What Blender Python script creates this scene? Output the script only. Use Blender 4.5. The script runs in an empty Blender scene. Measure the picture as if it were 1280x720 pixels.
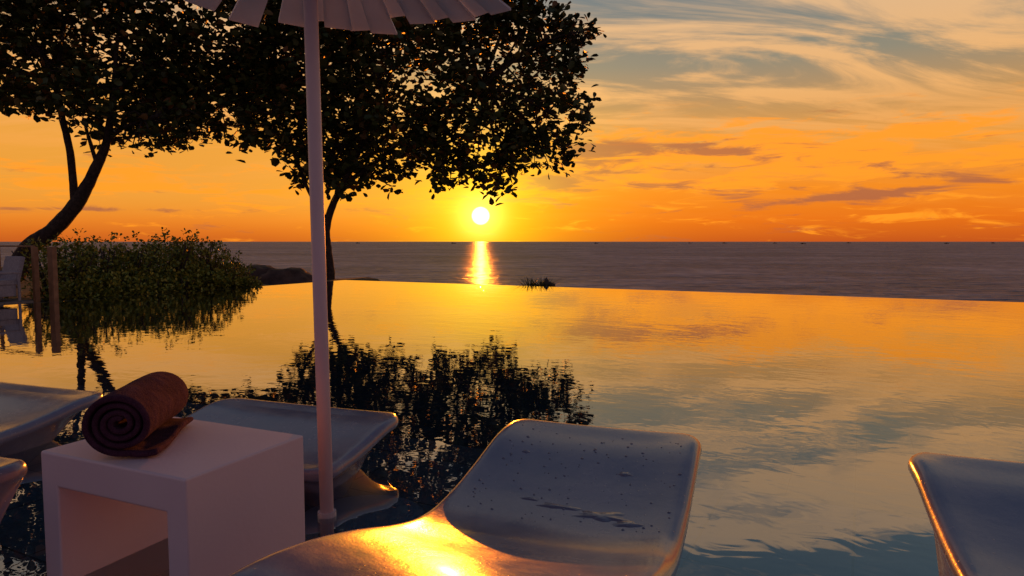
import bpy, bmesh, math, random
import numpy as np
from mathutils import Vector, Matrix, noise
random.seed(7); rng=np.random.default_rng(7)
scene=bpy.context.scene
COL=scene.collection
scene.view_settings.view_transform='Standard'
scene.view_settings.look='None'
scene.view_settings.exposure=0

# ------------------------------------------------------------ helpers
def new_mat(name):
    m=bpy.data.materials.new(name); m.use_nodes=True
    nt=m.node_tree; 
    for n in list(nt.nodes): nt.nodes.remove(n)
    out=nt.nodes.new('ShaderNodeOutputMaterial')
    return m,nt,out
def N(nt,t,**kw):
    n=nt.nodes.new(t)
    for k,v in kw.items(): setattr(n,k,v)
    return n
def L(nt,a,b): nt.links.new(a,b)
def ramp(nt,stops,interp='LINEAR'):
    r=nt.nodes.new('ShaderNodeValToRGB'); r.color_ramp.interpolation=interp
    e=r.color_ramp.elements
    while len(e)<len(stops): e.new(0.5)
    for i,(p,c) in enumerate(stops):
        e[i].position=p
        e[i].color=(c,c,c,1) if isinstance(c,(int,float)) else (*c,1)
    return r
def math_n(nt,op,a,b=None,c=None,clamp=False):
    n=nt.nodes.new('ShaderNodeMath'); n.operation=op; n.use_clamp=clamp
    for i,v in enumerate((a,b,c)):
        if v is None: continue
        if isinstance(v,(int,float)): n.inputs[i].default_value=v
        else: L(nt,v,n.inputs[i])
    return n.outputs[0]
def mixc(nt,fac,a,b,mode='MIX'):
    n=nt.nodes.new('ShaderNodeMix'); n.data_type='RGBA'; n.blend_type=mode
    for s,v in ((0,fac),(6,a),(7,b)):
        if isinstance(v,(int,float)): n.inputs[s].default_value=v
        elif isinstance(v,tuple): n.inputs[s].default_value=(*v,1)
        else: L(nt,v,n.inputs[s])
    return n.outputs[2]
def simple_mat(name,c1,c2,scale=5,rough=.6,bump=.0,bscale=None,spec=.5,rough2=None,detail=5,trans=0):
    m,nt,out=new_mat(name)
    tc=N(nt,'ShaderNodeTexCoord')
    n=N(nt,'ShaderNodeTexNoise'); n.inputs['Scale'].default_value=scale; n.inputs['Detail'].default_value=detail
    L(nt,tc.outputs['Object'],n.inputs['Vector'])
    r=ramp(nt,[(.35,c1),(.65,c2)]); L(nt,n.outputs[0],r.inputs[0])
    p=N(nt,'ShaderNodeBsdfPrincipled'); L(nt,r.outputs[0],p.inputs['Base Color'])
    p.inputs['Roughness'].default_value=rough; p.inputs['Specular IOR Level'].default_value=spec
    if bump:
        n2=N(nt,'ShaderNodeTexNoise'); n2.inputs['Scale'].default_value=bscale or scale*8; n2.inputs['Detail'].default_value=4
        L(nt,tc.outputs['Object'],n2.inputs['Vector'])
        b=N(nt,'ShaderNodeBump'); b.inputs['Strength'].default_value=1; b.inputs['Distance'].default_value=bump
        L(nt,n2.outputs[0],b.inputs['Height']); L(nt,b.outputs[0],p.inputs['Normal'])
    if trans:
        t=N(nt,'ShaderNodeBsdfTranslucent'); L(nt,r.outputs[0],t.inputs[0])
        mx=N(nt,'ShaderNodeMixShader'); mx.inputs[0].default_value=trans; L(nt,p.outputs[0],mx.inputs[1]); L(nt,t.outputs[0],mx.inputs[2]); L(nt,mx.outputs[0],out.inputs[0])
    else: L(nt,p.outputs[0],out.inputs[0])
    return m
def mesh_obj(name,verts,faces,mat=None,smooth=False,parent=None,loc=None):
    me=bpy.data.meshes.new(name); me.from_pydata([tuple(v) for v in verts],[],faces); me.update()
    if smooth: me.polygons.foreach_set('use_smooth',[True]*len(me.polygons))
    o=bpy.data.objects.new(name,me); COL.objects.link(o)
    if mat: me.materials.append(mat)
    if parent: o.parent=parent
    if loc: o.location=loc
    return o
def empty(name,loc=(0,0,0)):
    o=bpy.data.objects.new(name,None); COL.objects.link(o); o.location=loc; o.empty_display_size=.1; return o
def add_box(V,F,c,size,rot=None):
    b=len(V); sx,sy,sz=[s/2 for s in size]
    for dx,dy,dz in ((-1,-1,-1),(1,-1,-1),(1,1,-1),(-1,1,-1),(-1,-1,1),(1,-1,1),(1,1,1),(-1,1,1)):
        v=Vector((dx*sx,dy*sy,dz*sz))
        if rot: v=rot@v
        V.append(v+Vector(c))
    for f in ((0,3,2,1),(4,5,6,7),(0,1,5,4),(1,2,6,5),(2,3,7,6),(3,0,4,7)): F.append(tuple(b+i for i in f))
def add_tube(V,F,pts,rad,seg=10,wob=0):
    pts=[Vector(p) for p in pts]; b=len(V); n=len(pts)
    up=Vector((.3,1,.1)).normalized()
    for i,p in enumerate(pts):
        t=(pts[min(i+1,n-1)]-pts[max(i-1,0)]).normalized()
        a=t.cross(up).normalized(); c=t.cross(a)
        for k in range(seg):
            an=2*math.pi*k/seg; r=rad[i]*(1+wob*random.uniform(-1,1))
            V.append(p+a*math.cos(an)*r+c*math.sin(an)*r)
    for i in range(n-1):
        for k in range(seg):
            k2=(k+1)%seg
            F.append((b+i*seg+k,b+i*seg+k2,b+(i+1)*seg+k2,b+(i+1)*seg+k))
    F.append(tuple(b+k for k in range(seg))[::-1]); F.append(tuple(b+(n-1)*seg+k for k in range(seg)))
def smooth_path(pts,rad,sub=5):
    P=[Vector(p) for p in pts]; out=[];ro=[]
    for i in range(len(P)-1):
        p0=P[max(i-1,0)];p1=P[i];p2=P[i+1];p3=P[min(i+2,len(P)-1)]
        for k in range(sub):
            t=k/sub
            out.append(.5*((2*p1)+(p2-p0)*t+(2*p0-5*p1+4*p2-p3)*t*t+(3*p1-p0-3*p2+p3)*t**3))
            ro.append(rad[i]*(1-t)+rad[i+1]*t)
    out.append(P[-1]);ro.append(rad[-1]); return out,ro
def bevel(o,w=.01,seg=3,angle=40):
    m=o.modifiers.new('bevel','BEVEL'); m.width=w; m.segments=seg; m.limit_method='ANGLE'; m.angle_limit=math.radians(angle); return m

H=1.15
F_=853.0
def W(px,py,d):   # survey note: metres at distance d for a bearing read off the photograph
    return Vector(((px-640)/F_*d, d, H+(302-py)/F_*d))

# pool frame: corner C, R along far (sea) edge, B toward the deck
KS=.821
C=Vector((-5.01,20.45,0)); R=Vector((.8896,-.4567,0)); B=Vector((-.4567,-.8896,0))
def P(r,t,z=0): return C+R*r+B*t+Vector((0,0,z))
def Q(r,t,z=0): return P(r*KS,t*KS,z)
PW,PL=30.0,18.0

# ------------------------------------------------------------ camera
cam=bpy.data.cameras.new('camera'); co=bpy.data.objects.new('camera',cam); COL.objects.link(co)
cam.lens=24; cam.sensor_width=36; cam.clip_end=200000; cam.clip_start=.05
co.location=(0,0,H); co.rotation_euler=(math.radians(90-3.89),0,0)
scene.camera=co

# ------------------------------------------------------------ world
S=Vector((-.0457,1,.0375)).normalized()
w=bpy.data.worlds.new("World"); scene.world=w; w.use_nodes=True
nt=w.node_tree
for n in list(nt.nodes): nt.nodes.remove(n)
out=nt.nodes.new('ShaderNodeOutputWorld')
tc=N(nt,'ShaderNodeTexCoord')
sep=N(nt,'ShaderNodeSeparateXYZ'); L(nt,tc.outputs['Generated'],sep.inputs[0])
X,Y,Z=sep.outputs
Zc=math_n(nt,'MAXIMUM',Z,0.0)
warm=ramp(nt,[(0,(.55,.09,.012)),(.03,(.80,.16,.008)),(.07,(.90,.25,.012)),(.13,(.80,.32,.045)),(.18,(.54,.29,.10)),(.24,(.28,.25,.18)),(.33,(.15,.20,.22)),(.5,(.055,.11,.16)),(.65,(.03,.08,.14)),(1,(.03,.055,.115))])
L(nt,Zc,warm.inputs[0])
cool=ramp(nt,[(0,(.20,.10,.12)),(.1,(.19,.105,.13)),(.3,(.10,.08,.125)),(.6,(.05,.062,.12)),(1,(.03,.055,.115))])
L(nt,Zc,cool.inputs[0])
fr=N(nt,'ShaderNodeMapRange',interpolation_type='SMOOTHSTEP'); L(nt,Y,fr.inputs[0]); fr.inputs[1].default_value=-.3; fr.inputs[2].default_value=.75
front=fr.outputs[0]
base=mixc(nt,front,cool.outputs[0],warm.outputs[0])
az=math_n(nt,'ARCTAN2',X,Y)
lf=N(nt,'ShaderNodeMapRange',interpolation_type='SMOOTHSTEP'); L(nt,az,lf.inputs[0])
lf.inputs[1].default_value=.10; lf.inputs[2].default_value=-.35; lf.inputs[3].default_value=0; lf.inputs[4].default_value=1
hz=N(nt,'ShaderNodeMapRange',interpolation_type='SMOOTHSTEP'); L(nt,Z,hz.inputs[0]); hz.inputs[1].default_value=.42; hz.inputs[2].default_value=.1; hz.inputs[3].default_value=0; hz.inputs[4].default_value=1
lz=N(nt,'ShaderNodeMapRange',interpolation_type='SMOOTHSTEP'); L(nt,Z,lz.inputs[0]); lz.inputs[1].default_value=.0; lz.inputs[2].default_value=.07; lz.inputs[3].default_value=.1; lz.inputs[4].default_value=1
lfac=math_n(nt,'MULTIPLY',math_n(nt,'MULTIPLY',lf.outputs[0],hz.outputs[0]),math_n(nt,'MULTIPLY',math_n(nt,'MULTIPLY',front,lz.outputs[0]),.8))
base=mixc(nt,lfac,base,(.84,.36,.045))
# high cirrus
zz=math_n(nt,'ADD',Zc,.16)
u=math_n(nt,'DIVIDE',X,zz); v=math_n(nt,'DIVIDE',Y,zz)
cmb=N(nt,'ShaderNodeCombineXYZ'); L(nt,u,cmb.inputs[0]); L(nt,v,cmb.inputs[1])
mp=N(nt,'ShaderNodeMapping'); L(nt,cmb.outputs[0],mp.inputs[0]); mp.inputs['Rotation'].default_value=(0,0,math.radians(-30)); mp.inputs['Scale'].default_value=(.75,2.3,1); mp.inputs['Location'].default_value=(3.9,2.9,0)
n1=N(nt,'ShaderNodeTexNoise'); n1.inputs['Scale'].default_value=1.1; n1.inputs['Detail'].default_value=7; n1.inputs['Roughness'].default_value=.62; n1.inputs['Distortion'].default_value=1.0
L(nt,mp.outputs[0],n1.inputs['Vector'])
c1=ramp(nt,[(.42,0.0),(.60,1.0)],'EASE'); L(nt,n1.outputs[0],c1.inputs[0])
cw=ramp(nt,[(0,0.0),(.08,.12),(.15,.65),(.22,.9),(.4,.9),(.7,.4),(1,.2)]); L(nt,Zc,cw.inputs[0])
cfac=math_n(nt,'MULTIPLY',math_n(nt,'MULTIPLY',c1.outputs[0],cw.outputs[0]),math_n(nt,'MULTIPLY_ADD',front,.75,.25))
ccol=ramp(nt,[(0,(.95,.33,.04)),(.12,(.96,.39,.08)),(.20,(.92,.47,.16)),(.33,(.78,.50,.27)),(.5,(.50,.41,.32)),(1,(.14,.15,.2))]); L(nt,Zc,ccol.inputs[0])
base=mixc(nt,cfac,base,ccol.outputs[0])
# low cloud banks in azimuth / altitude coordinates
cmb2=N(nt,'ShaderNodeCombineXYZ'); L(nt,math_n(nt,'MULTIPLY',az,9),cmb2.inputs[0]); L(nt,math_n(nt,'MULTIPLY',Z,55),cmb2.inputs[1])
n2=N(nt,'ShaderNodeTexNoise'); n2.inputs['Scale'].default_value=1.0; n2.inputs['Detail'].default_value=6; n2.inputs['Distortion'].default_value=.6; n2.inputs['Roughness'].default_value=.64
mp2=N(nt,'ShaderNodeMapping'); L(nt,cmb2.outputs[0],mp2.inputs[0]); mp2.inputs['Location'].default_value=(5.1,2.2,0); L(nt,mp2.outputs[0],n2.inputs['Vector'])
def bank(px,py,sx,sy,tilt,amp=1.0):
    a0=math.atan2(px-640,F_); z0=math.sin(math.atan2(302-py,math.hypot(F_,px-640)))
    da=math_n(nt,'SUBTRACT',az,a0); dz_=math_n(nt,'SUBTRACT',Z,z0)
    dz2=math_n(nt,'MULTIPLY_ADD',da,-tilt,dz_)
    q1=math_n(nt,'DIVIDE',da,sx); q2=math_n(nt,'DIVIDE',dz2,sy)
    q=math_n(nt,'ADD',math_n(nt,'MULTIPLY',q1,q1),math_n(nt,'MULTIPLY',q2,q2))
    return math_n(nt,'DIVIDE',amp,math_n(nt,'MULTIPLY_ADD',q,1.0,1.0))
def addl(ls):
    o=ls[0]
    for k in ls[1:]: o=math_n(nt,'ADD',o,k)
    return o
dark=addl([bank(745,190,.06,.011,.05,1.3),bank(700,228,.08,.013,.12,1.1),bank(900,192,.06,.006,-.05,1.2),bank(1080,244,.11,.005,.10,1.3),bank(960,236,.06,.004,0,1.0),bank(1240,212,.12,.008,.08,.7),bank(120,262,.14,.003,.01,.9)])
bright=addl([bank(985,183,.09,.008,-.10,1.4),bank(1080,198,.07,.006,-.12,1.3),bank(840,232,.16,.009,.03,1.1),bank(760,205,.08,.012,.1,1.2),bank(200,236,.16,.006,-.02,1.2),bank(110,214,.10,.005,.03,1.1),bank(960,205,.12,.01,-.05,.8),bank(1150,165,.14,.012,-.08,.9),bank(1150,270,.18,.005,0,.8)])
lowgate=N(nt,'ShaderNodeMapRange',interpolation_type='SMOOTHSTEP'); L(nt,Z,lowgate.inputs[0]); lowgate.inputs[1].default_value=.20; lowgate.inputs[2].default_value=.15; lowgate.inputs[3].default_value=0; lowgate.inputs[4].default_value=1
fl=math_n(nt,'MULTIPLY',front,lowgate.outputs[0])
def cov(nz,g,lo,hi):
    s_=math_n(nt,'MULTIPLY_ADD',g,.22,nz)
    r=ramp(nt,[(lo,0.0),(hi,1.0)],'EASE'); L(nt,s_,r.inputs[0]); return r.outputs[0]
n3=N(nt,'ShaderNodeTexNoise'); n3.inputs['Scale'].default_value=1.5; n3.inputs['Detail'].default_value=6; n3.inputs['Distortion'].default_value=.7; n3.inputs['Roughness'].default_value=.62
mp3=N(nt,'ShaderNodeMapping'); L(nt,cmb2.outputs[0],mp3.inputs[0]); mp3.inputs['Location'].default_value=(9.1,7.25,3); L(nt,mp3.outputs[0],n3.inputs['Vector'])
fb=math_n(nt,'MULTIPLY',cov(n3.outputs[0],bright,.60,.78),.9)
base=mixc(nt,math_n(nt,'MULTIPLY',fb,fl),base,(1.08,.34,.018))
fd=math_n(nt,'MULTIPLY',cov(n2.outputs[0],dark,.61,.78),.78)
base=mixc(nt,math_n(nt,'MULTIPLY',fd,fl),base,(.36,.11,.06))
# sun glow
dp=N(nt,'ShaderNodeVectorMath',operation='DOT_PRODUCT'); L(nt,tc.outputs['Generated'],dp.inputs[0]); dp.inputs[1].default_value=S
dpc=math_n(nt,'MAXIMUM',dp.outputs['Value'],0.0)
def glow(pw,col,prev):
    g=math_n(nt,'POWER',dpc,pw)
    m=N(nt,'ShaderNodeMix'); m.data_type='RGBA'; m.blend_type='ADD'; m.inputs[0].default_value=1
    cc=N(nt,'ShaderNodeVectorMath',operation='SCALE'); cc.inputs[0].default_value=col; L(nt,g,cc.inputs['Scale'])
    L(nt,prev,m.inputs[6]); L(nt,cc.outputs[0],m.inputs[7]); return m.outputs[2]
base=glow(18,(.06,.02,.0),base)
base=glow(70,(.22,.20,.0),base)
base=glow(350,(.4,.36,.0),base)
base=glow(2500,(1.0,.8,.18),base)
disc=N(nt,'ShaderNodeMapRange'); L(nt,dp.outputs['Value'],disc.inputs[0]); disc.inputs[1].default_value=math.cos(math.radians(.78)); disc.inputs[2].default_value=math.cos(math.radians(.58))
base=mixc(nt,disc.outputs[0],base,(5,4.0,1.9))
bg=N(nt,'ShaderNodeBackground'); L(nt,base,bg.inputs[0]); bg.inputs[1].default_value=1.0
sky=N(nt,'ShaderNodeTexSky'); sky.sky_type='NISHITA'; sky.sun_disc=False; sky.sun_elevation=math.asin(S.z); sky.sun_rotation=math.atan2(S.x,S.y)
bg2=N(nt,'ShaderNodeBackground'); L(nt,sky.outputs[0],bg2.inputs[0]); bg2.inputs[1].default_value=.004
ad=N(nt,'ShaderNodeAddShader'); L(nt,bg.outputs[0],ad.inputs[0]); L(nt,bg2.outputs[0],ad.inputs[1])
L(nt,ad.outputs[0],out.inputs[0])

# sun lamp
sl=bpy.data.lights.new('sun','SUN'); so=bpy.data.objects.new('sun',sl); COL.objects.link(so)
sl.energy=2.3; sl.angle=math.radians(.6); sl.color=(1,.22,.012)
so.rotation_euler=(-S).to_track_quat('-Z','Y').to_euler(); so.location=(0,0,30)

# ------------------------------------------------------------ materials
def pool_water_mat():
    m,nt,out=new_mat('pool_water_mat')
    tc=N(nt,'ShaderNodeTexCoord')
    mp=N(nt,'ShaderNodeMapping'); L(nt,tc.outputs['Object'],mp.inputs[0]); mp.inputs['Scale'].default_value=(1,1.4,1)
    a=N(nt,'ShaderNodeTexNoise'); a.inputs['Scale'].default_value=1.3; a.inputs['Detail'].default_value=2; a.inputs['Distortion'].default_value=.4
    b=N(nt,'ShaderNodeTexNoise'); b.inputs['Scale'].default_value=5; b.inputs['Detail'].default_value=2; b.inputs['Distortion'].default_value=.6
    L(nt,mp.outputs[0],a.inputs[0]); L(nt,mp.outputs[0],b.inputs[0])
    h=math_n(nt,'ADD',math_n(nt,'MULTIPLY',a.outputs[0],.0026),math_n(nt,'MULTIPLY',b.outputs[0],.0009))
    bp=N(nt,'ShaderNodeBump'); bp.inputs['Strength'].default_value=1; bp.inputs['Distance'].default_value=1; L(nt,h,bp.inputs['Height'])
    fz=N(nt,'ShaderNodeFresnel'); fz.inputs['IOR'].default_value=1.5; L(nt,bp.outputs[0],fz.inputs['Normal'])
    fac=math_n(nt,'MULTIPLY_ADD',fz.outputs[0],1.1,.16,clamp=True)
    g=N(nt,'ShaderNodeBsdfGlossy'); g.inputs['Roughness'].default_value=.0; g.inputs['Color'].default_value=(.98,.98,1,1); L(nt,bp.outputs[0],g.inputs['Normal'])
    t=N(nt,'ShaderNodeBsdfTransparent'); t.inputs[0].default_value=(.72,.88,.93,1)
    mx=N(nt,'ShaderNodeMixShader'); L(nt,fac,mx.inputs[0]); L(nt,t.outputs[0],mx.inputs[1]); L(nt,g.outputs[0],mx.inputs[2])
    L(nt,mx.outputs[0],out.inputs[0]); return m
def sea_mat():
    m,nt,out=new_mat('sea_mat')
    tc=N(nt,'ShaderNodeTexCoord')
    mp=N(nt,'ShaderNodeMapping'); L(nt,tc.outputs['Object'],mp.inputs[0]); mp.inputs['Scale'].default_value=(.55,1,1)
    hs=None; cs_=None
    for sc,am,cm in ((.018,3.0,.28),(.09,2.3,.32),(.45,1.1,.40)):
        a=N(nt,'ShaderNodeTexNoise'); a.inputs['Scale'].default_value=sc; a.inputs['Detail'].default_value=3; L(nt,mp.outputs[0],a.inputs[0])
        k=math_n(nt,'MULTIPLY',a.outputs[0],am); hs=k if hs is None else math_n(nt,'ADD',hs,k)
        k=math_n(nt,'MULTIPLY',a.outputs[0],cm); cs_=k if cs_ is None else math_n(nt,'ADD',cs_,k)
    bp=N(nt,'ShaderNodeBump'); bp.inputs['Distance'].default_value=1.0; L(nt,hs,bp.inputs['Height'])
    r=ramp(nt,[(.40,(.035,.05,.10)),(.5,(.14,.14,.21)),(.60,(.36,.32,.38))]); L(nt,cs_,r.inputs[0])
    d=N(nt,'ShaderNodeBsdfDiffuse'); L(nt,r.outputs[0],d.inputs[0])
    g=N(nt,'ShaderNodeBsdfGlossy'); g.inputs['Roughness'].default_value=.25; g.inputs['Color'].default_value=(.82,.85,1,1); L(nt,bp.outputs[0],g.inputs['Normal'])
    fz=N(nt,'ShaderNodeFresnel'); fz.inputs['IOR'].default_value=1.33; L(nt,bp.outputs[0],fz.inputs['Normal'])
    fac=math_n(nt,'MULTIPLY_ADD',fz.outputs[0],.22,.04)
    mx=N(nt,'ShaderNodeMixShader'); L(nt,fac,mx.inputs[0]); L(nt,d.outputs[0],mx.inputs[1]); L(nt,g.outputs[0],mx.inputs[2])
    L(nt,mx.outputs[0],out.inputs[0]); return m
def tile_mat(name,c1,c2,cm,size,rough=.5):
    m,nt,out=new_mat(name)
    tc=N(nt,'ShaderNodeTexCoord')
    br=N(nt,'ShaderNodeTexBrick'); br.offset=0.0; L(nt,tc.outputs['Object'],br.inputs[0])
    br.inputs['Scale'].default_value=1; br.inputs['Brick Width'].default_value=size; br.inputs['Row Height'].default_value=size
    br.inputs['Mortar Size'].default_value=.006; br.inputs['Mortar Smooth'].default_value=.2
    br.inputs['Color1'].default_value=(*c1,1); br.inputs['Color2'].default_value=(*c2,1); br.inputs['Mortar'].default_value=(*cm,1)
    n=N(nt,'ShaderNodeTexNoise'); n.inputs['Scale'].default_value=4; n.inputs['Detail'].default_value=6; L(nt,tc.outputs['Object'],n.inputs[0])
    r=ramp(nt,[(.3,.75),(.7,1.2)]); L(nt,n.outputs[0],r.inputs[0])
    c=mixc(nt,1.0,br.outputs[0],r.outputs[0],'MULTIPLY')
    p=N(nt,'ShaderNodeBsdfDiffuse'); L(nt,c,p.inputs[0])
    L(nt,p.outputs[0],out.inputs[0]); return m
def leaf_mat(name,stops):
    m,nt,out=new_mat(name)
    g=N(nt,'ShaderNodeNewGeometry')
    r=ramp(nt,stops); L(nt,g.outputs['Random Per Island'],r.inputs[0])
    p=N(nt,'ShaderNodeBsdfPrincipled'); L(nt,r.outputs[0],p.inputs['Base Color']); p.inputs['Roughness'].default_value=.5; p.inputs['Specular IOR Level'].default_value=.4
    L(nt,p.outputs[0],out.inputs[0]); return m
def lounger_mat():
    m,nt,out=new_mat('glossy_fibreglass')
    tc=N(nt,'ShaderNodeTexCoord')
    n=N(nt,'ShaderNodeTexNoise'); n.inputs['Scale'].default_value=3.5; n.inputs['Detail'].default_value=7; n.inputs['Roughness'].default_value=.65; L(nt,tc.outputs['Object'],n.inputs[0])
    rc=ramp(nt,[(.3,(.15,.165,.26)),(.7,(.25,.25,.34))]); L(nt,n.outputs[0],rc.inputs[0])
    rr=ramp(nt,[(.38,.15),(.66,.30)]); L(nt,n.outputs[0],rr.inputs[0])
    vo=N(nt,'ShaderNodeTexVoronoi'); vo.inputs['Scale'].default_value=42; L(nt,tc.outputs['Object'],vo.inputs[0])
    sp=ramp(nt,[(.05,1.0),(.12,0.0)]); L(nt,vo.outputs['Distance'],sp.inputs[0])
    n2=N(nt,'ShaderNodeTexNoise'); n2.inputs['Scale'].default_value=2.6; L(nt,tc.outputs['Object'],n2.inputs[0])
    gate=ramp(nt,[(.42,0.0),(.56,1.0)]); L(nt,n2.outputs[0],gate.inputs[0])
    spk=math_n(nt,'MULTIPLY',sp.outputs[0],gate.outputs[0])
    col=mixc(nt,math_n(nt,'MULTIPLY',spk,.6),rc.outputs[0],(.6,.6,.65))
    n4=N(nt,'ShaderNodeTexNoise'); n4.inputs['Scale'].default_value=160; n4.inputs['Detail'].default_value=2; L(nt,tc.outputs['Object'],n4.inputs[0])
    h=math_n(nt,'ADD',math_n(nt,'MULTIPLY',n4.outputs[0],.0002),math_n(nt,'MULTIPLY',spk,.001))
    h=math_n(nt,'ADD',h,math_n(nt,'MULTIPLY',n.outputs[0],.003))
    bp=N(nt,'ShaderNodeBump'); bp.inputs['Distance'].default_value=1; L(nt,h,bp.inputs['Height'])
    p=N(nt,'ShaderNodeBsdfPrincipled'); L(nt,col,p.inputs['Base Color']); L(nt,rr.outputs[0],p.inputs['Roughness']); L(nt,bp.outputs[0],p.inputs['Normal'])
    p.inputs['Coat Weight'].default_value=.25; p.inputs['Coat Roughness'].default_value=.12
    L(nt,p.outputs[0],out.inputs[0]); return m

M_water=pool_water_mat(); M_sea=sea_mat()
M_ledge=tile_mat('slate_tile',(.26,.25,.27),(.30,.29,.31),(.12,.12,.13),.6)
M_deep=tile_mat('pool_tile',(.055,.095,.115),(.062,.105,.125),(.025,.05,.06),.6)
M_stone=simple_mat('edge_stone',(.05,.055,.05),(.09,.09,.08),6,.6,.004)
M_ground=simple_mat('soil_grass',(.03,.035,.012),(.07,.06,.03),1.2,.9,.05,6)
M_deck=tile_mat('deck_paving',(.22,.2,.18),(.26,.23,.2),(.1,.09,.08),.5,.7)
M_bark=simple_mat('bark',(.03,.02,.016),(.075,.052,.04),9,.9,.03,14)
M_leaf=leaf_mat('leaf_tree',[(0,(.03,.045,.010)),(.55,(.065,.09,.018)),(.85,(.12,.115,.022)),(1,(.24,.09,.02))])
M_bush=leaf_mat('leaf_bush',[(0,(.08,.11,.014)),(.5,(.21,.24,.025)),(1,(.40,.34,.04))])
M_rock=simple_mat('rock',(.05,.032,.026),(.13,.08,.06),2.5,.85,.05,5)
M_wood=simple_mat('weathered_wood',(.26,.13,.06),(.38,.20,.10),7,.6,.003)
M_white=simple_mat('white_paint',(.80,.61,.65),(.86,.68,.71),2,.5,.0006,60)
M_chair=simple_mat('grey_wicker',(.30,.27,.28),(.42,.38,.39),30,.7,.004,80)
M_canvas=simple_mat('white_slat',(.80,.80,.82),(.86,.86,.88),4,.6,.0006,40,trans=.35)
M_lounger=lounger_mat()
M_metal=simple_mat('grey_powdercoat',(.50,.46,.50),(.6,.56,.6),5,.35)
M_dark=simple_mat('boat_paint',(.03,.025,.03),(.06,.05,.05),2,.6)

# ------------------------------------------------------------ sea and land
SEA=-6.0
ob=mesh_obj('sea',[(-90000,-3000,SEA),(90000,-3000,SEA),(90000,90000,SEA),(-90000,90000,SEA)],[(0,1,2,3)],M_sea)

V=[];Fc=[]
rs=np.concatenate([np.linspace(-60,-6,20),np.linspace(-5,6,23),np.linspace(8,60,20)])
ts=np.concatenate([np.linspace(-34,-6,16),np.linspace(-5,3,17),np.linspace(5,60,20)])
def terr(r,t):
    inside = (-.6<r<PW+.6) and (-.6<t<PL+.6)
    if inside: return -2.6
    n=noise.noise(Vector((r*.25,t*.25,0)))*.35
    if t<=-.6 or r>PW:
        if r<3.5: 
            drop=max(0,-t-6)*.45+max(0,r+3.6)*1.1
        else: drop=7.8+max(0,-t)*.3+ (r-3.5)*.1
        return max(-9,-.35-drop+n)
    return -.07 if t>7.6 else -.15+n*.3-.1
for t in ts:
    for r in rs: V.append(P(r,t,terr(r,t)))
nr=len(rs)
for j in range(len(ts)-1):
    for i in range(nr-1):
        a=j*nr+i; Fc.append((a,a+nr,a+nr+1,a+1))
mesh_obj('ground',V,Fc,M_ground,True)

# pool shell --------------------------------------------------------
rotz=math.atan2(R.y,R.x)
def pool_obj(name,V,F,mat):
    o=mesh_obj(name,V,F,mat); o.location=C; o.rotation_euler=(0,0,rotz); return o
LED=12.3
pool_obj('pool_water',[(0,0,0),(PW,0,0),(PW,-PL,0),(0,-PL,0)],[(0,3,2,1)],M_water)
V=[(0,0,-1.3),(PW,0,-1.3),(PW,-LED,-1.3),(0,-LED,-1.3)]
pool_obj('pool_floor',V,[(0,3,2,1)],M_deep)
V=[(0,-LED,-.13),(PW,-LED,-.13),(PW,-PL,-.13),(0,-PL,-.13),(0,-LED,-1.31),(PW,-LED,-1.31)]
pool_obj('pool_ledge',V,[(0,3,2,1),(0,1,5,4)],M_ledge)
V=[];Fc=[]
add_box(V,Fc,(PW/2,.15,-3.35),(PW+.6,.28,6.66)); add_box(V,Fc,(-.15,-PL/2,-1.35),(.28,PL,2.66)); add_box(V,Fc,(PW+.15,-PL/2,-3.35),(.28,PL,6.66))
ow=pool_obj('pool_edge_wall',V,Fc,M_stone)
V=[];Fc=[]
add_box(V,Fc,(PW/2-4,-PL-8,-.06),(PW+24,16,.2)); add_box(V,Fc,(-8.3,-13.25,-.07),(16,9.5,.18))
od=pool_obj('pool_deck',V,Fc,M_deck)

# ------------------------------------------------------------ leaves
LV=np.array([(0,0,0),(-.24,.42,.07),(-.27,.78,.05),(0,1,-.06),(.27,.78,.05),(.24,.42,.07)])
LF=[(0,1,2,3),(0,3,4,5)]
def leaf_mesh(name,pos,dirs,size,mat,parent=None):
    n=len(pos)
    d=dirs/np.linalg.norm(dirs,axis=1,keepdims=True)
    up=rng.normal(size=(n,3))*.55+np.array([0,0,1.0])
    x=np.cross(d,up); x/=np.linalg.norm(x,axis=1,keepdims=True)+1e-9
    z=np.cross(x,d)
    vs=pos[:,None,:]+size[:,None,None]*(LV[None,:,0,None]*x[:,None,:]*1.15+LV[None,:,1,None]*d[:,None,:]+LV[None,:,2,None]*z[:,None,:])
    vs=vs.reshape(-1,3)
    me=bpy.data.meshes.new(name)
    me.vertices.add(len(vs)); me.vertices.foreach_set('co',vs.ravel())
    base=(np.arange(n)*6)[:,None]
    f=np.concatenate([base+np.array(LF[0])[None],base+np.array(LF[1])[None]],axis=1).reshape(-1)
    me.loops.add(len(f)); me.loops.foreach_set('vertex_index',f)
    me.polygons.add(n*2); me.polygons.foreach_set('loop_start',np.arange(n*2)*4); me.polygons.foreach_set('loop_total',np.full(n*2,4))
    me.update(calc_edges=True); me.validate()
    me.materials.append(mat)
    o=bpy.data.objects.new(name,me); COL.objects.link(o)
    if parent: o.parent=parent
    return o
def rosettes(centers,outw,nl,ls,spread=.2):
    pos=[];dr=[];sz=[]
    for c,o in zip(centers,outw):
        k=rng.integers(int(nl*.7),int(nl*1.3))
        a=rng.uniform(0,2*math.pi,k); el=rng.normal(.1,.45,k)
        d=np.stack([np.cos(a)*np.cos(el),np.sin(a)*np.cos(el),np.sin(el)],1)+o[None]*.5
        pos.append(c[None]+rng.normal(size=(k,3))*spread); dr.append(d); sz.append(ls*rng.uniform(.65,1.2,k))
    return np.concatenate(pos),np.concatenate(dr),np.concatenate(sz)
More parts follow.
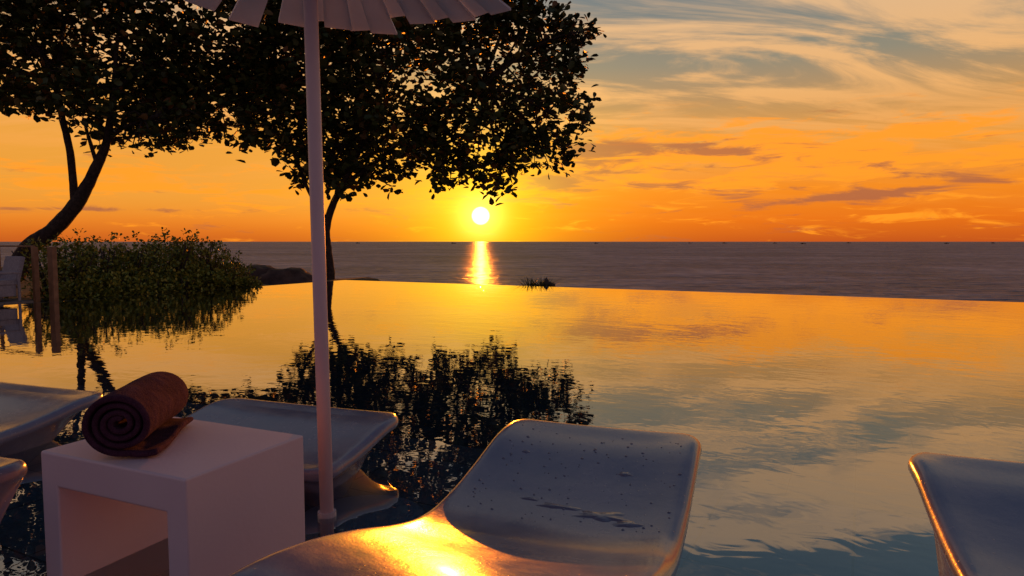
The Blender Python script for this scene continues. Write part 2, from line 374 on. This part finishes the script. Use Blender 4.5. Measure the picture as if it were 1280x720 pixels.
def crown(lobes,d0,dens,depth=.75):
    cs=[];os_=[]
    for (px,py,rx,ry,*e) in lobes:
        dd=d0+(e[0] if e else 0)
        c=W(px,py,dd); ax=rx/F_*dd; az_=ry/F_*dd; ay=max(ax*depth,1.0)
        n=int(dens*(rx*ry)/1000)
        v=rng.normal(size=(n,3)); v/=np.linalg.norm(v,axis=1,keepdims=True)
        rad=rng.uniform(.2,1,n)**.45
        rad*=1+.14*np.sin(v[:,0]*7+px)*np.cos(v[:,2]*6+py)
        p=v*rad[:,None]*np.array([ax,ay,az_])+np.array(c)
        cs.append(p); os_.append(v)
    return np.concatenate(cs),np.concatenate(os_)

def tree(name,trunks,lobes,d0,dens,nl,ls,limb_r=.12,fork=None):
    e=empty(name,trunks[0][0][0])
    inv=Vector(trunks[0][0][0])
    V=[];Fc=[]
    for pts,rad in trunks:
        p,r=smooth_path(pts,rad,6); add_tube(V,Fc,[q-inv for q in p],r,10,.06)
    for (px,py,rx,ry,*ex) in lobes:
        dd=d0+(ex[0] if ex else 0)
        tgt=W(px,py,dd); f=min(fork,key=lambda q:(Vector(q)-tgt).length); f=Vector(f)
        mid=f.lerp(tgt,.5)+Vector((random.uniform(-.3,.3),random.uniform(-.3,.3),.35))
        p,r=smooth_path([f,mid,tgt],[limb_r,limb_r*.6,.03],5); add_tube(V,Fc,[q-inv for q in p],r,7,.05)
        for k in range(7):
            b=mid.lerp(tgt,random.uniform(0,1))
            an=random.uniform(0,6.28)
            q=tgt+Vector((math.cos(an)*rx/F_*dd*.95,random.uniform(-1,1),math.sin(an)*ry/F_*dd*.95))
            p,r=smooth_path([b,b.lerp(q,.5)+Vector((0,0,.15)),q],[.05,.03,.012],3); add_tube(V,Fc,[x-inv for x in p],r,5)
    mesh_obj('trunk_and_limbs',V,Fc,M_bark,True,parent=e)
    cs,os_=crown(lobes,d0,dens)
    pos,dr,sz=rosettes(cs,os_,nl,ls)
    pos=pos-np.array(inv)
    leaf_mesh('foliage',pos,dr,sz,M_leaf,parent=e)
    return e

D2=27.0
lob2=[(235,135,75,50,1),(300,60,100,75),(345,150,70,50,-1),(400,110,110,95,1),(425,190,70,48),(500,90,120,105,-1),(470,195,70,38,1),(545,190,42,42,-.5),
      (600,165,75,60),(626,218,24,30,-.3),(575,212,30,18),(650,80,80,70,.5),(695,150,44,42,-.5),(690,192,30,18),(660,190,42,24),(560,20,120,65),(692,60,44,38,.8),(450,0,150,65,1),
      (330,-40,130,60),(560,-60,120,60,.5),(640,10,50,40),(270,120,80,60,.5),(380,60,90,70,-.5),(400,205,45,28,.3),(715,45,24,14,.3)]
t2=[([W(412,375,D2),W(412,340,D2),W(409,305,D2),W(409,285,D2),W(417,258,D2),W(430,232,D2),W(455,180,D2),W(480,120,D2)],[.24,.20,.17,.15,.14,.13,.12,.08]),
    ([W(410,300,D2+.1),W(406,270,D2),W(388,240,D2),W(370,190,D2),W(350,120,D2)],[.09,.08,.07,.08,.06]),
    ([W(430,232,D2),W(470,205,D2),W(540,150,D2),W(610,110,D2)],[.10,.09,.08,.05])]
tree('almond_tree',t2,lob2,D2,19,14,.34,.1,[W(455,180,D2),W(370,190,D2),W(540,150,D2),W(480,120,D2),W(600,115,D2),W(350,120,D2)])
D1=24.0
lob1=[(40,60,95,75),(150,70,85,75,1),(15,112,38,34,-.5),(135,150,50,34,.5),(185,168,36,22),(225,150,45,32,1),(100,10,120,60,.5),(-70,70,90,90),(215,90,45,50,1.5),(100,120,60,35,-1),(10,-50,140,60),(180,-30,90,50)]
t1=[([W(8,362,D1),W(22,335,D1),W(40,308,D1),W(68,288,D1),W(97,258,D1),W(115,230,D1),W(129,203,D1),W(140,178,D1),W(150,120,D1)],[.36,.33,.30,.26,.24,.2,.17,.13,.1]),
    ([W(97,258,D1),W(96,225,D1),W(93,185,D1),W(86,150,D1),W(80,110,D1),W(60,60,D1)],[.15,.13,.12,.11,.1,.07]),
    ([W(127,208,D1),W(118,175,D1),W(112,150,D1)],[.08,.06,.04]),
    ([W(140,178,D1),W(165,160,D1),W(200,150,D1)],[.08,.06,.04])]
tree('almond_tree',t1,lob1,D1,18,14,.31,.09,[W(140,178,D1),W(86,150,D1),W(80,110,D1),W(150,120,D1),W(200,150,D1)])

# hedge/bush ------------------------------------------------------
def bush(name,items,nclump,ls,mat,stems=True):
    e=empty(name,items[0][0])
    inv=np.array(items[0][0])
    cs=[];os_=[]
    for c,(a,b,h) in items:
        v=rng.normal(size=(nclump,3)); v/=np.linalg.norm(v,axis=1,keepdims=True); v[:,2]=np.abs(v[:,2])
        rad=rng.uniform(.4,1.08,nclump)**.5
        rad*=1+.12*np.sin(v[:,0]*9+c[0]*5)*np.cos(v[:,1]*7)
        cs.append(v*rad[:,None]*np.array([a,b,h])+np.array(c)); os_.append(v+np.array([0,0,.5]))
    pos,dr,sz=rosettes(np.concatenate(cs),np.concatenate(os_),9,ls,.05)
    leaf_mesh('leaves',pos-inv,dr,sz,mat,parent=e)
    V=[];Fc=[]
    for c,(a,b,h) in items:
        for k in range(8):
            an=random.uniform(0,6.28); rr_=random.uniform(.2,.8)
            q=Vector(c)+Vector((math.cos(an)*a*rr_,math.sin(an)*b*rr_,h*.85)); 
            add_tube(V,Fc,[Vector(c)-Vector(inv)+Vector((0,0,-.1)),(Vector(c)+q)/2-Vector(inv),q-Vector(inv)],[.03,.02,.01],5)
    mesh_obj('stems',V,Fc,M_bark,True,parent=e)
items=[]
for t,h in ((8.7,1.15),(8.0,1.25),(7.2,1.2),(6.5,1.1),(5.8,1.3),(5.0,1.42),(4.4,1.2),(3.7,.75)):
    items.append((Q(-1.5+random.uniform(-.2,.2),t,-.15),(.75,.68,h+.1)))
    items.append((Q(-3.0+random.uniform(-.3,.3),t,-.15),(.9,.75,h*.95+.2)))
    items.append((Q(-.85+random.uniform(-.1,.1),t+.3,-.15),(.5,.5,h*.45)))
bush('hedge',items,140,.085,M_bush)
bush('frangipani_shrub',[(Q(-4.6,11.9,.25),(.6,.5,1.0)),(Q(-3.4,10.9,.25),(.45,.4,.95))],24,.2,M_leaf)
# grass tuft rooted in the outer overflow ledge
V=[];Fc=[]
gt=Q(7.3,-.9,-.24)
for k in range(150):
    an=random.uniform(0,6.28); ln=random.uniform(.5,1.05); sp=random.uniform(.2,.85)
    b=Vector((random.uniform(-.25,.25),random.uniform(-.1,.1),0)); d=Vector((math.cos(an)*sp,math.sin(an)*sp*.5,0)); wv=Vector((-math.sin(an),math.cos(an),0))*.013
    i=len(V)
    for q,ww in ((0,1),(.5,.9),(1,.1)):
        p=b+d*ln*q+Vector((0,0,ln*.66*(q-.35*q*q))); V+= [p+wv*ww,p-wv*ww]
    Fc+=[(i,i+1,i+3,i+2),(i+2,i+3,i+5,i+4)]
mesh_obj('grass_tuft',V,Fc,M_leaf,loc=gt)

# rocks
def rock(c,size,seed):
    bm=bmesh.new(); bmesh.ops.create_icosphere(bm,subdivisions=4,radius=1)
    for v in bm.verts:
        n=noise.fractal(v.co*1.3+Vector((seed,0,0)),1,2,5)
        v.co*=1+.28*n; v.co=Vector((v.co.x*size[0],v.co.y*size[1],v.co.z*size[2]))
    me=bpy.data.meshes.new('boulder'); bm.to_mesh(me); bm.free()
    for p in me.polygons: p.use_smooth=True
    me.materials.append(M_rock); o=bpy.data.objects.new('boulder',me); COL.objects.link(o); o.location=c
rock((-8.25,24.9,-.48),(1.2,1.0,.66),3)
rock((-9.2,25.4,-.38),(1.1,1.0,.66),9)
rock((gt.x,gt.y+.15,-3.6),(.8,.55,3.5),5)

# ------------------------------------------------------------ loungers
sd=np.linspace(0,1.66,400)
keys=[(0,.497),(.1,.505),(.22,.495),(.4,.455),(.55,.428),(.7,.415),(.82,.425),(.95,.46),(1.1,.512),(1.25,.555),(1.4,.585),(1.5,.592),(1.66,.57)]
zt_=np.interp(sd,[k[0] for k in keys],[k[1] for k in keys])
ker=np.hanning(41); ker/=ker.sum()
zt_=np.convolve(np.pad(zt_,20,mode='edge'),ker,'valid')
def lounger(center,heading,width=.69,dz=0.0,slen=1.66,under=.62,rc=.10,inn=.86,th=.075,tail=.5):
    e=empty('sun_lounger',(center[0],center[1],0)); e.rotation_euler=(0,0,-math.radians(heading))
    Ssamp=np.concatenate([[0,.006,.016,.03,.05,.075],np.linspace(.11,slen-.11,52),[slen-.075,slen-.05,slen-.03,slen-.016,slen-.006,slen]])
    V=[];Fc=[]
    rho=.034; ring=None
    for s in Ssamp:
        zt=float(np.interp(s,sd,zt_))+dz
        e_=min(s,slen-s)
        hw=width/2
        if e_<rc: hw=hw-rc+math.sqrt(max(0,rc*rc-(rc-e_)**2))
        hw=max(hw,width/2-rc)
        if e_<rho: zt-= rho-math.sqrt(max(0,rho*rho-(rho-e_)**2))
        k=min(1,max(0,(s-.02)/under)); k=k*k*(3-2*k)
        k2=min(1,max(0,(slen-s)/tail)); k=min(k,k2*k2*(3-2*k2)) 
        zb=(zt-th)*(1-k)+(-.135)*k
        if e_<rho: zb+= (rho-e_)*.6
        pts=[]
        nt_=17
        for i in range(nt_):
            x=(-1+2*i/(nt_-1)); xx=x*(hw-rho)
            edge=min(1,e_/.12)
            z=zt-.02*(1-abs(x)**3)*edge
            pts.append((xx,z))
        rr_=min(rho,(zt-zb)/2*.95)
        for a in (70,45,20,-5,-30,-55):
            pts.append((hw-rho+rho*math.cos(math.radians(a)),zt-rr_+rr_*math.sin(math.radians(a))))
        for f in (.25,.5,.75,1):
            pts.append(((hw-rho*.6)*(1-f)+hw*inn*f - .02*math.sin(f*3.14), (zt-rr_*1.9)*(1-f)+zb*f))
        for x in (.6,.3,0,-.3,-.6): pts.append((hw*x,zb))
        for f in (1,.75,.5,.25):
            pts.append((-((hw-rho*.6)*(1-f)+hw*inn*f - .02*math.sin(f*3.14)), (zt-rr_*1.9)*(1-f)+zb*f))
        for a in (-55,-30,-5,20,45,70):
            pts.append((-(hw-rho+rho*math.cos(math.radians(a))),zt-rr_+rr_*math.sin(math.radians(a))))
        ring=len(pts)
        for x,z in pts: V.append((x,-s,z))
    n=len(Ssamp)
    for j in range(n-1):
        for i in range(ring):
            i2=(i+1)%ring; Fc.append((j*ring+i,j*ring+i2,(j+1)*ring+i2,(j+1)*ring+i))
    Fc.append(tuple(range(ring))[::-1]); Fc.append(tuple((n-1)*ring+i for i in range(ring)))
    o=mesh_obj('shell',V,Fc,M_lounger,True,parent=e)
    bm=bmesh.new(); bm.from_mesh(o.data); bmesh.ops.recalc_face_normals(bm,faces=bm.faces); bm.to_mesh(o.data); bm.free()
    ss=o.modifiers.new('sub','SUBSURF'); ss.levels=1; ss.render_levels=1
    return e
lo=lounger((.335,2.41),20)
lounger((1.56,2.01),20)
lounger((-1.12,3.84),20,width=1.20,dz=-.27,slen=.80,under=.50,rc=.15,inn=.80,th=.06,tail=.3)
lounger((-3.0,4.35),20,width=1.20,dz=-.27,slen=1.05,under=.55,rc=.16,inn=.80,th=.06)
lounger((-2.0,2.50),20,dz=-.12,under=.3,inn=.95)
# water puddle + drops on the front lounger
m,nt,out=new_mat('standing_water'); p=N(nt,'ShaderNodeBsdfPrincipled'); p.inputs['Base Color'].default_value=(.15,.15,.22,1); p.inputs['Roughness'].default_value=.04; p.inputs['IOR'].default_value=1.7
nn=N(nt,'ShaderNodeTexNoise'); nn.inputs['Scale'].default_value=40; bb=N(nt,'ShaderNodeBump'); bb.inputs['Distance'].default_value=.001; L(nt,nn.outputs[0],bb.inputs['Height']); L(nt,bb.outputs[0],p.inputs['Normal']); L(nt,p.outputs[0],out.inputs[0]); M_pud=m
V=[];Fc=[]
def drop(x,s,a,b,h,irr=.25,seed=0,seg=18):
    hw=.345
    def sz(xx,s_): return float(np.interp(s_,sd,zt_))-.02*(1-abs(xx/(hw-.034))**3)
    base=len(V); V.append(Vector((x,-s,sz(x,s)+h)))
    for ring_,hh in ((.6,.8),(1,-.1)):
        for k in range(seg):
            an=2*math.pi*k/seg; r=1+irr*noise.noise(Vector((math.cos(an)*1.7,math.sin(an)*1.7,seed)))*2
            xx=x+a*r*ring_*math.cos(an); s_=s+b*r*ring_*math.sin(an)
            V.append(Vector((xx,-s_,sz(xx,s_)+h*hh)))
    for k in range(seg):
        k2=(k+1)%seg
        Fc.append((base,base+1+k,base+1+k2)); Fc.append((base+1+k,base+1+seg+k,base+1+seg+k2,base+1+k2))
drop(.12,.60,.08,.024,.004,.5,3.1,30); drop(-.01,.575,.08,.011,.0035,.5,8.2,26); drop(.20,.63,.05,.018,.004,.4,5.5,24); drop(-.10,.555,.035,.008,.0028,.3,1.5); drop(.14,.36,.02,.012,.003,.4,2.2); drop(-.2,.3,.014,.01,.003,.4,4.2)
for k in range(150):
    r=random.uniform(.0015,.0045); drop(random.uniform(-.28,.3),random.uniform(.04,.68),r*random.uniform(.8,1.6),r*random.uniform(.8,1.6),r*.75,.15,k,8)
pu=mesh_obj('water_puddles',V,Fc,M_pud,True,parent=lo)

# ------------------------------------------------------------ side table
tb=empty('side_table',(-.964,1.97,0)); 
ang=math.atan2(.28,-.623)
ux=Vector((math.cos(ang),math.sin(ang),0)); uy=Vector((-ux.y,ux.x,0)); 
if uy.y<0: uy=-uy
tw,td,th=.68,.51,.45; leg=.085; top=.115
prof=[(0,-.13),(0,th),(tw,th),(tw,-.13),(tw-leg,-.13),(tw-leg,th-top),(leg,th-top),(leg,-.13)]
V=[];n=len(prof)
for dd in (0,td):
    for a,z in prof: V.append(ux*a+uy*dd+Vector((0,0,z)))
Fc=[(0,1,6,7),(1,2,5,6),(2,3,4,5)]; Fc+= [tuple(n+i for i in f)[::-1] for f in Fc]
for i in range(n): 
    j=(i+1)%n; Fc.append((i,j,n+j,n+i))
o=mesh_obj('cube_frame',V,Fc,M_white,parent=tb)
bm=bmesh.new(); bm.from_mesh(o.data); bmesh.ops.recalc_face_normals(bm,faces=bm.faces); bm.to_mesh(o.data); bm.free()
bevel(o,.008,3); 
for p in o.data.polygons: p.use_smooth=True
wn=o.modifiers.new('wn','WEIGHTED_NORMAL')

# ------------------------------------------------------------ towel
m,nt,out=new_mat('terry_towel')
tc=N(nt,'ShaderNodeTexCoord'); n=N(nt,'ShaderNodeTexNoise'); n.inputs['Scale'].default_value=260; n.inputs['Detail'].default_value=3; L(nt,tc.outputs['Object'],n.inputs[0])
n5=N(nt,'ShaderNodeTexNoise'); n5.inputs['Scale'].default_value=18; n5.inputs['Detail'].default_value=5; L(nt,tc.outputs['Object'],n5.inputs[0])
mm=math_n(nt,'MULTIPLY_ADD',n5.outputs[0],.5,math_n(nt,'MULTIPLY',n.outputs[0],.5))
r=ramp(nt,[(.35,(.045,.014,.032)),(.65,(.11,.045,.075))]); L(nt,mm,r.inputs[0])
p=N(nt,'ShaderNodeBsdfPrincipled'); L(nt,r.outputs[0],p.inputs['Base Color']); p.inputs['Roughness'].default_value=.95; p.inputs['Sheen Weight'].default_value=.0; p.inputs['Specular IOR Level'].default_value=.05
h=math_n(nt,'ADD',math_n(nt,'MULTIPLY',n.outputs[0],.004),math_n(nt,'MULTIPLY',n5.outputs[0],.012))
b=N(nt,'ShaderNodeBump'); b.inputs['Distance'].default_value=1; L(nt,h,b.inputs['Height']); L(nt,b.outputs[0],p.inputs['Normal']); L(nt,p.outputs[0],out.inputs[0]); M_towel=m
turns=3.6; thick=.0225; r0=.016
cl=[]; nseg=110
for i in range(nseg+1):
    th_=i/nseg*turns*2*math.pi
    rr_=r0+thick*1.06*th_/(2*math.pi)
    a=-math.pi/2-(turns*2*math.pi)+th_
    cl.append(Vector((rr_*math.cos(a),0,rr_*math.sin(a)*.93)))
for k in range(1,9): cl.append(cl[nseg]+Vector((k*.014,0,-.002+.0015*math.sin(k)*1.5)))
outer=[];inner=[]
for i,pnt in enumerate(cl):
    t=(cl[min(i+1,len(cl)-1)]-cl[max(i-1,0)]).normalized(); nn_=Vector((t.z,0,-t.x))
    hw=thick*.46
    outer.append(pnt+nn_*hw); inner.append(pnt-nn_*hw)
Ls=[-.212,-.208,-.2]+list(np.linspace(-.17,.17,12))+[.2,.208,.212]
V=[];Fc=[]
m_=len(cl)
for li,l in enumerate(Ls):
    shr=1.0 if abs(l)<.205 else (.85 if abs(l)<.21 else .45)
    for i in range(m_):
        c_=(outer[i]+inner[i])/2; wob=.004*noise.noise(Vector((i*.05,l*6,0)))
        bulge=.009*noise.noise(Vector((i*.035,3,l*3)))
        endsh=.007*noise.noise(Vector((i*.06,9,0))) * (1 if l>0 else -1) + (.012*(1-i/m_))*(1 if l<0 else -1)*.6
        for q in (outer[i],inner[i]):
            v=c_+(q-c_)*shr; v=v*(1+bulge/.09)
            V.append(Vector((v.x,l+endsh,v.z+wob)))
st=m_*2
for li in range(len(Ls)-1):
    for i in range(m_-1):
        a=li*st+i*2; b_=a+st
        Fc.append((a,a+2,b_+2,b_)); Fc.append((a+1,b_+1,b_+3,a+3))
    a=li*st; b_=a+st; Fc.append((a,b_,b_+1,a+1)); a=li*st+(m_-1)*2; b_=a+st; Fc.append((a,a+1,b_+1,b_))
for li in (0,len(Ls)-1):
    for i in range(m_-1):
        a=li*st+i*2; f=(a,a+1,a+3,a+2); Fc.append(f if li==0 else f[::-1])
n0=Vector((-1.26,2.15,0)); n1_=Vector((-1.325,2.55,0)); ax=(n1_-n0).normalized()
mid=(n0+n1_)/2
tw_o=mesh_obj('rolled_towel',V,Fc,M_towel,True)
bm=bmesh.new(); bm.from_mesh(tw_o.data); bmesh.ops.recalc_face_normals(bm,faces=bm.faces); bm.to_mesh(tw_o.data); bm.free()
zmin=min(v.co.z for v in tw_o.data.vertices)
tw_o.location=(mid.x,mid.y,.452-zmin); tw_o.rotation_euler=(0,0,math.atan2(ax.y,ax.x)-math.pi/2)
tw_o.modifiers.new('sub','SUBSURF').render_levels=1

# ------------------------------------------------------------ parasol
pp=Vector((-.778,2.80,0)); e=empty('parasol',pp); e.rotation_euler=(0,-math.radians(.75),0)
V=[];Fc=[]
add_tube(V,Fc,[(0,0,-.1),(0,0,1),(0,0,2.72)],[.028,.028,.028],20)
o=mesh_obj('pole',V,Fc,M_white,True,parent=e)
V=[];Fc=[]
add_tube(V,Fc,[(0,0,-.118),(0,0,-.112),(0,0,-.085),(0,0,-.078)],[.27,.285,.285,.27],48); 
add_tube(V,Fc,[(-.10,-.17,-.078),(-.10,-.17,.02)],[.04,.038],20)
o=mesh_obj('base_plate',V,Fc,M_metal,parent=e); o.location=(.10,.17,0)
V=[];Fc=[]
add_tube(V,Fc,[(0,0,2.42),(0,0,2.50)],[.06,.06],20); add_tube(V,Fc,[(0,0,2.67),(0,0,2.77)],[.08,.045],20)
mesh_obj('hub',V,Fc,M_metal,True,parent=e)
V=[];Fc=[];V2=[];F2=[]
ns=26
RR=.98
for k in range(ns):
    an=2*math.pi*k/ns+.05
    d=Vector((math.cos(an),math.sin(an),0)); s_=Vector((-d.y,d.x,0))
    R1=RR+.03*math.sin(k*2.3); 
    def slat(V,F,wi,wo,r1,dz,roll=0):
        b=len(V)
        for r_,ww in ((.08,wi),(r1,wo)):
            z=2.68-.38*(r_/RR)+dz
            for sg in (-1,1):
                for zz_ in (0,-.012): V.append(d*r_+s_*sg*ww/2+Vector((0,0,z+zz_+roll*sg)))
        a=[b+i for i in range(8)]
        F+= [(a[0],a[2],a[6],a[4]),(a[1],a[5],a[7],a[3]),(a[0],a[4],a[5],a[1]),(a[2],a[3],a[7],a[6]),(a[4],a[6],a[7],a[5]),(a[0],a[1],a[3],a[2])]
    slat(V,Fc,.03,.145,R1,0,.006)
    deg=math.degrees(an)%360
    if not (100<deg<185 or 225<deg<265):
        an2=an+math.pi/ns; d=Vector((math.cos(an2),math.sin(an2),0)); s_=Vector((-d.y,d.x,0))
        slat(V,Fc,.02,.12,R1-.02*(k%3),.02,-.003)
    if k%4==0:
        d=Vector((math.cos(an),math.sin(an),0)); add_tube(V2,F2,[d*.05+Vector((0,0,2.47)),d*.5+Vector((0,0,2.475))],[.007,.007],8)
os1=mesh_obj('slats',V,Fc,M_canvas,parent=e); os2=mesh_obj('ribs',V2,F2,M_metal,parent=e); os1.location=(.04,0,0)

# ------------------------------------------------------------ railing + chair at far left
Rz=Matrix.Rotation(rotz,3,'Z')
e=empty('wooden_railing',Q(-.45,10.2,0)); inv=Q(-.45,10.2,0)
V=[];Fc=[]
for (r,t,wd,dp_) in ((-.62,10.15,.09,.09),(-.28,9.95,.17,.09)):
    add_box(V,Fc,Q(r,t,.5)-inv,(wd,dp_,1.1),Rz)
add_box(V,Fc,Q(-3.6,10.15,1.06)-inv,(4.9,.05,.03),Rz)
for k in range(1,4): add_box(V,Fc,Q(-.6-k*1.6,10.15,.5)-inv,(.06,.06,1.09),Rz)
o=mesh_obj('posts_and_rail',V,Fc,M_wood,parent=e); bevel(o,.006,2)
inv=Q(-.95,10.85,0); e=empty('deck_chair',inv)
V=[];Fc=[]
rb=Rz@Matrix.Rotation(math.radians(-14),3,'X')
add_box(V,Fc,(0,0,.38),(.56,.56,.10),Rz); add_box(V,Fc,Rz@Vector((0,.31,.62)),(.56,.08,.50),rb)
for sx in (-1,1):
    add_box(V,Fc,Rz@Vector((sx*.31,0,.56)),(.05,.58,.05),Rz)
    for sy in (-1,1): add_box(V,Fc,Rz@Vector((sx*.31,sy*.25,.28)),(.045,.045,.53),Rz)
add_box(V,Fc,(0,0,.22),(.54,.46,.22),Rz)
o=mesh_obj('frame_and_cushions',V,Fc,M_chair,parent=e); bevel(o,.015,3)

# ------------------------------------------------------------ fishing boats near the horizon
def boat(px,d,ln):
    c=Vector(((px-640)/F_*d,d,SEA)); e=empty('fishing_boat',c)
    V=[];Fc=[]; n=9
    for i in range(n):
        t=i/(n-1); x=(t-.5)*ln; hw=ln*.13*math.sin(math.pi*min(1,.12+t*.88))**.6; sh=ln*.10+ln*.08*(2*t-1)**2
        V+=[(x,-hw,sh),(x,-hw*.5,-.3),(x,hw*.5,-.3),(x,hw,sh)]
    for i in range(n-1):
        a=i*4
        for k in range(3): Fc.append((a+k,a+k+1,a+5+k,a+4+k))
        Fc.append((a,a+4,a+7,a+3))
    add_box(V,Fc,(-ln*.15,0,ln*.17),(ln*.28,ln*.16,ln*.18)); add_tube(V,Fc,[(ln*.1,0,ln*.1),(ln*.1,0,ln*.5)],[ln*.012,ln*.006],6)
    mesh_obj('hull_cabin_mast',V,Fc,M_dark,parent=e)
for px,d,ln in ((448,2800,15),(567,2400,16),(745,2600,15),(905,2800,17),(968,2700,15),(1003,2000,15),(1060,2900,17),(1182,2300,15),(1240,2800,16),(862,2900,14)): boat(px,d,ln)
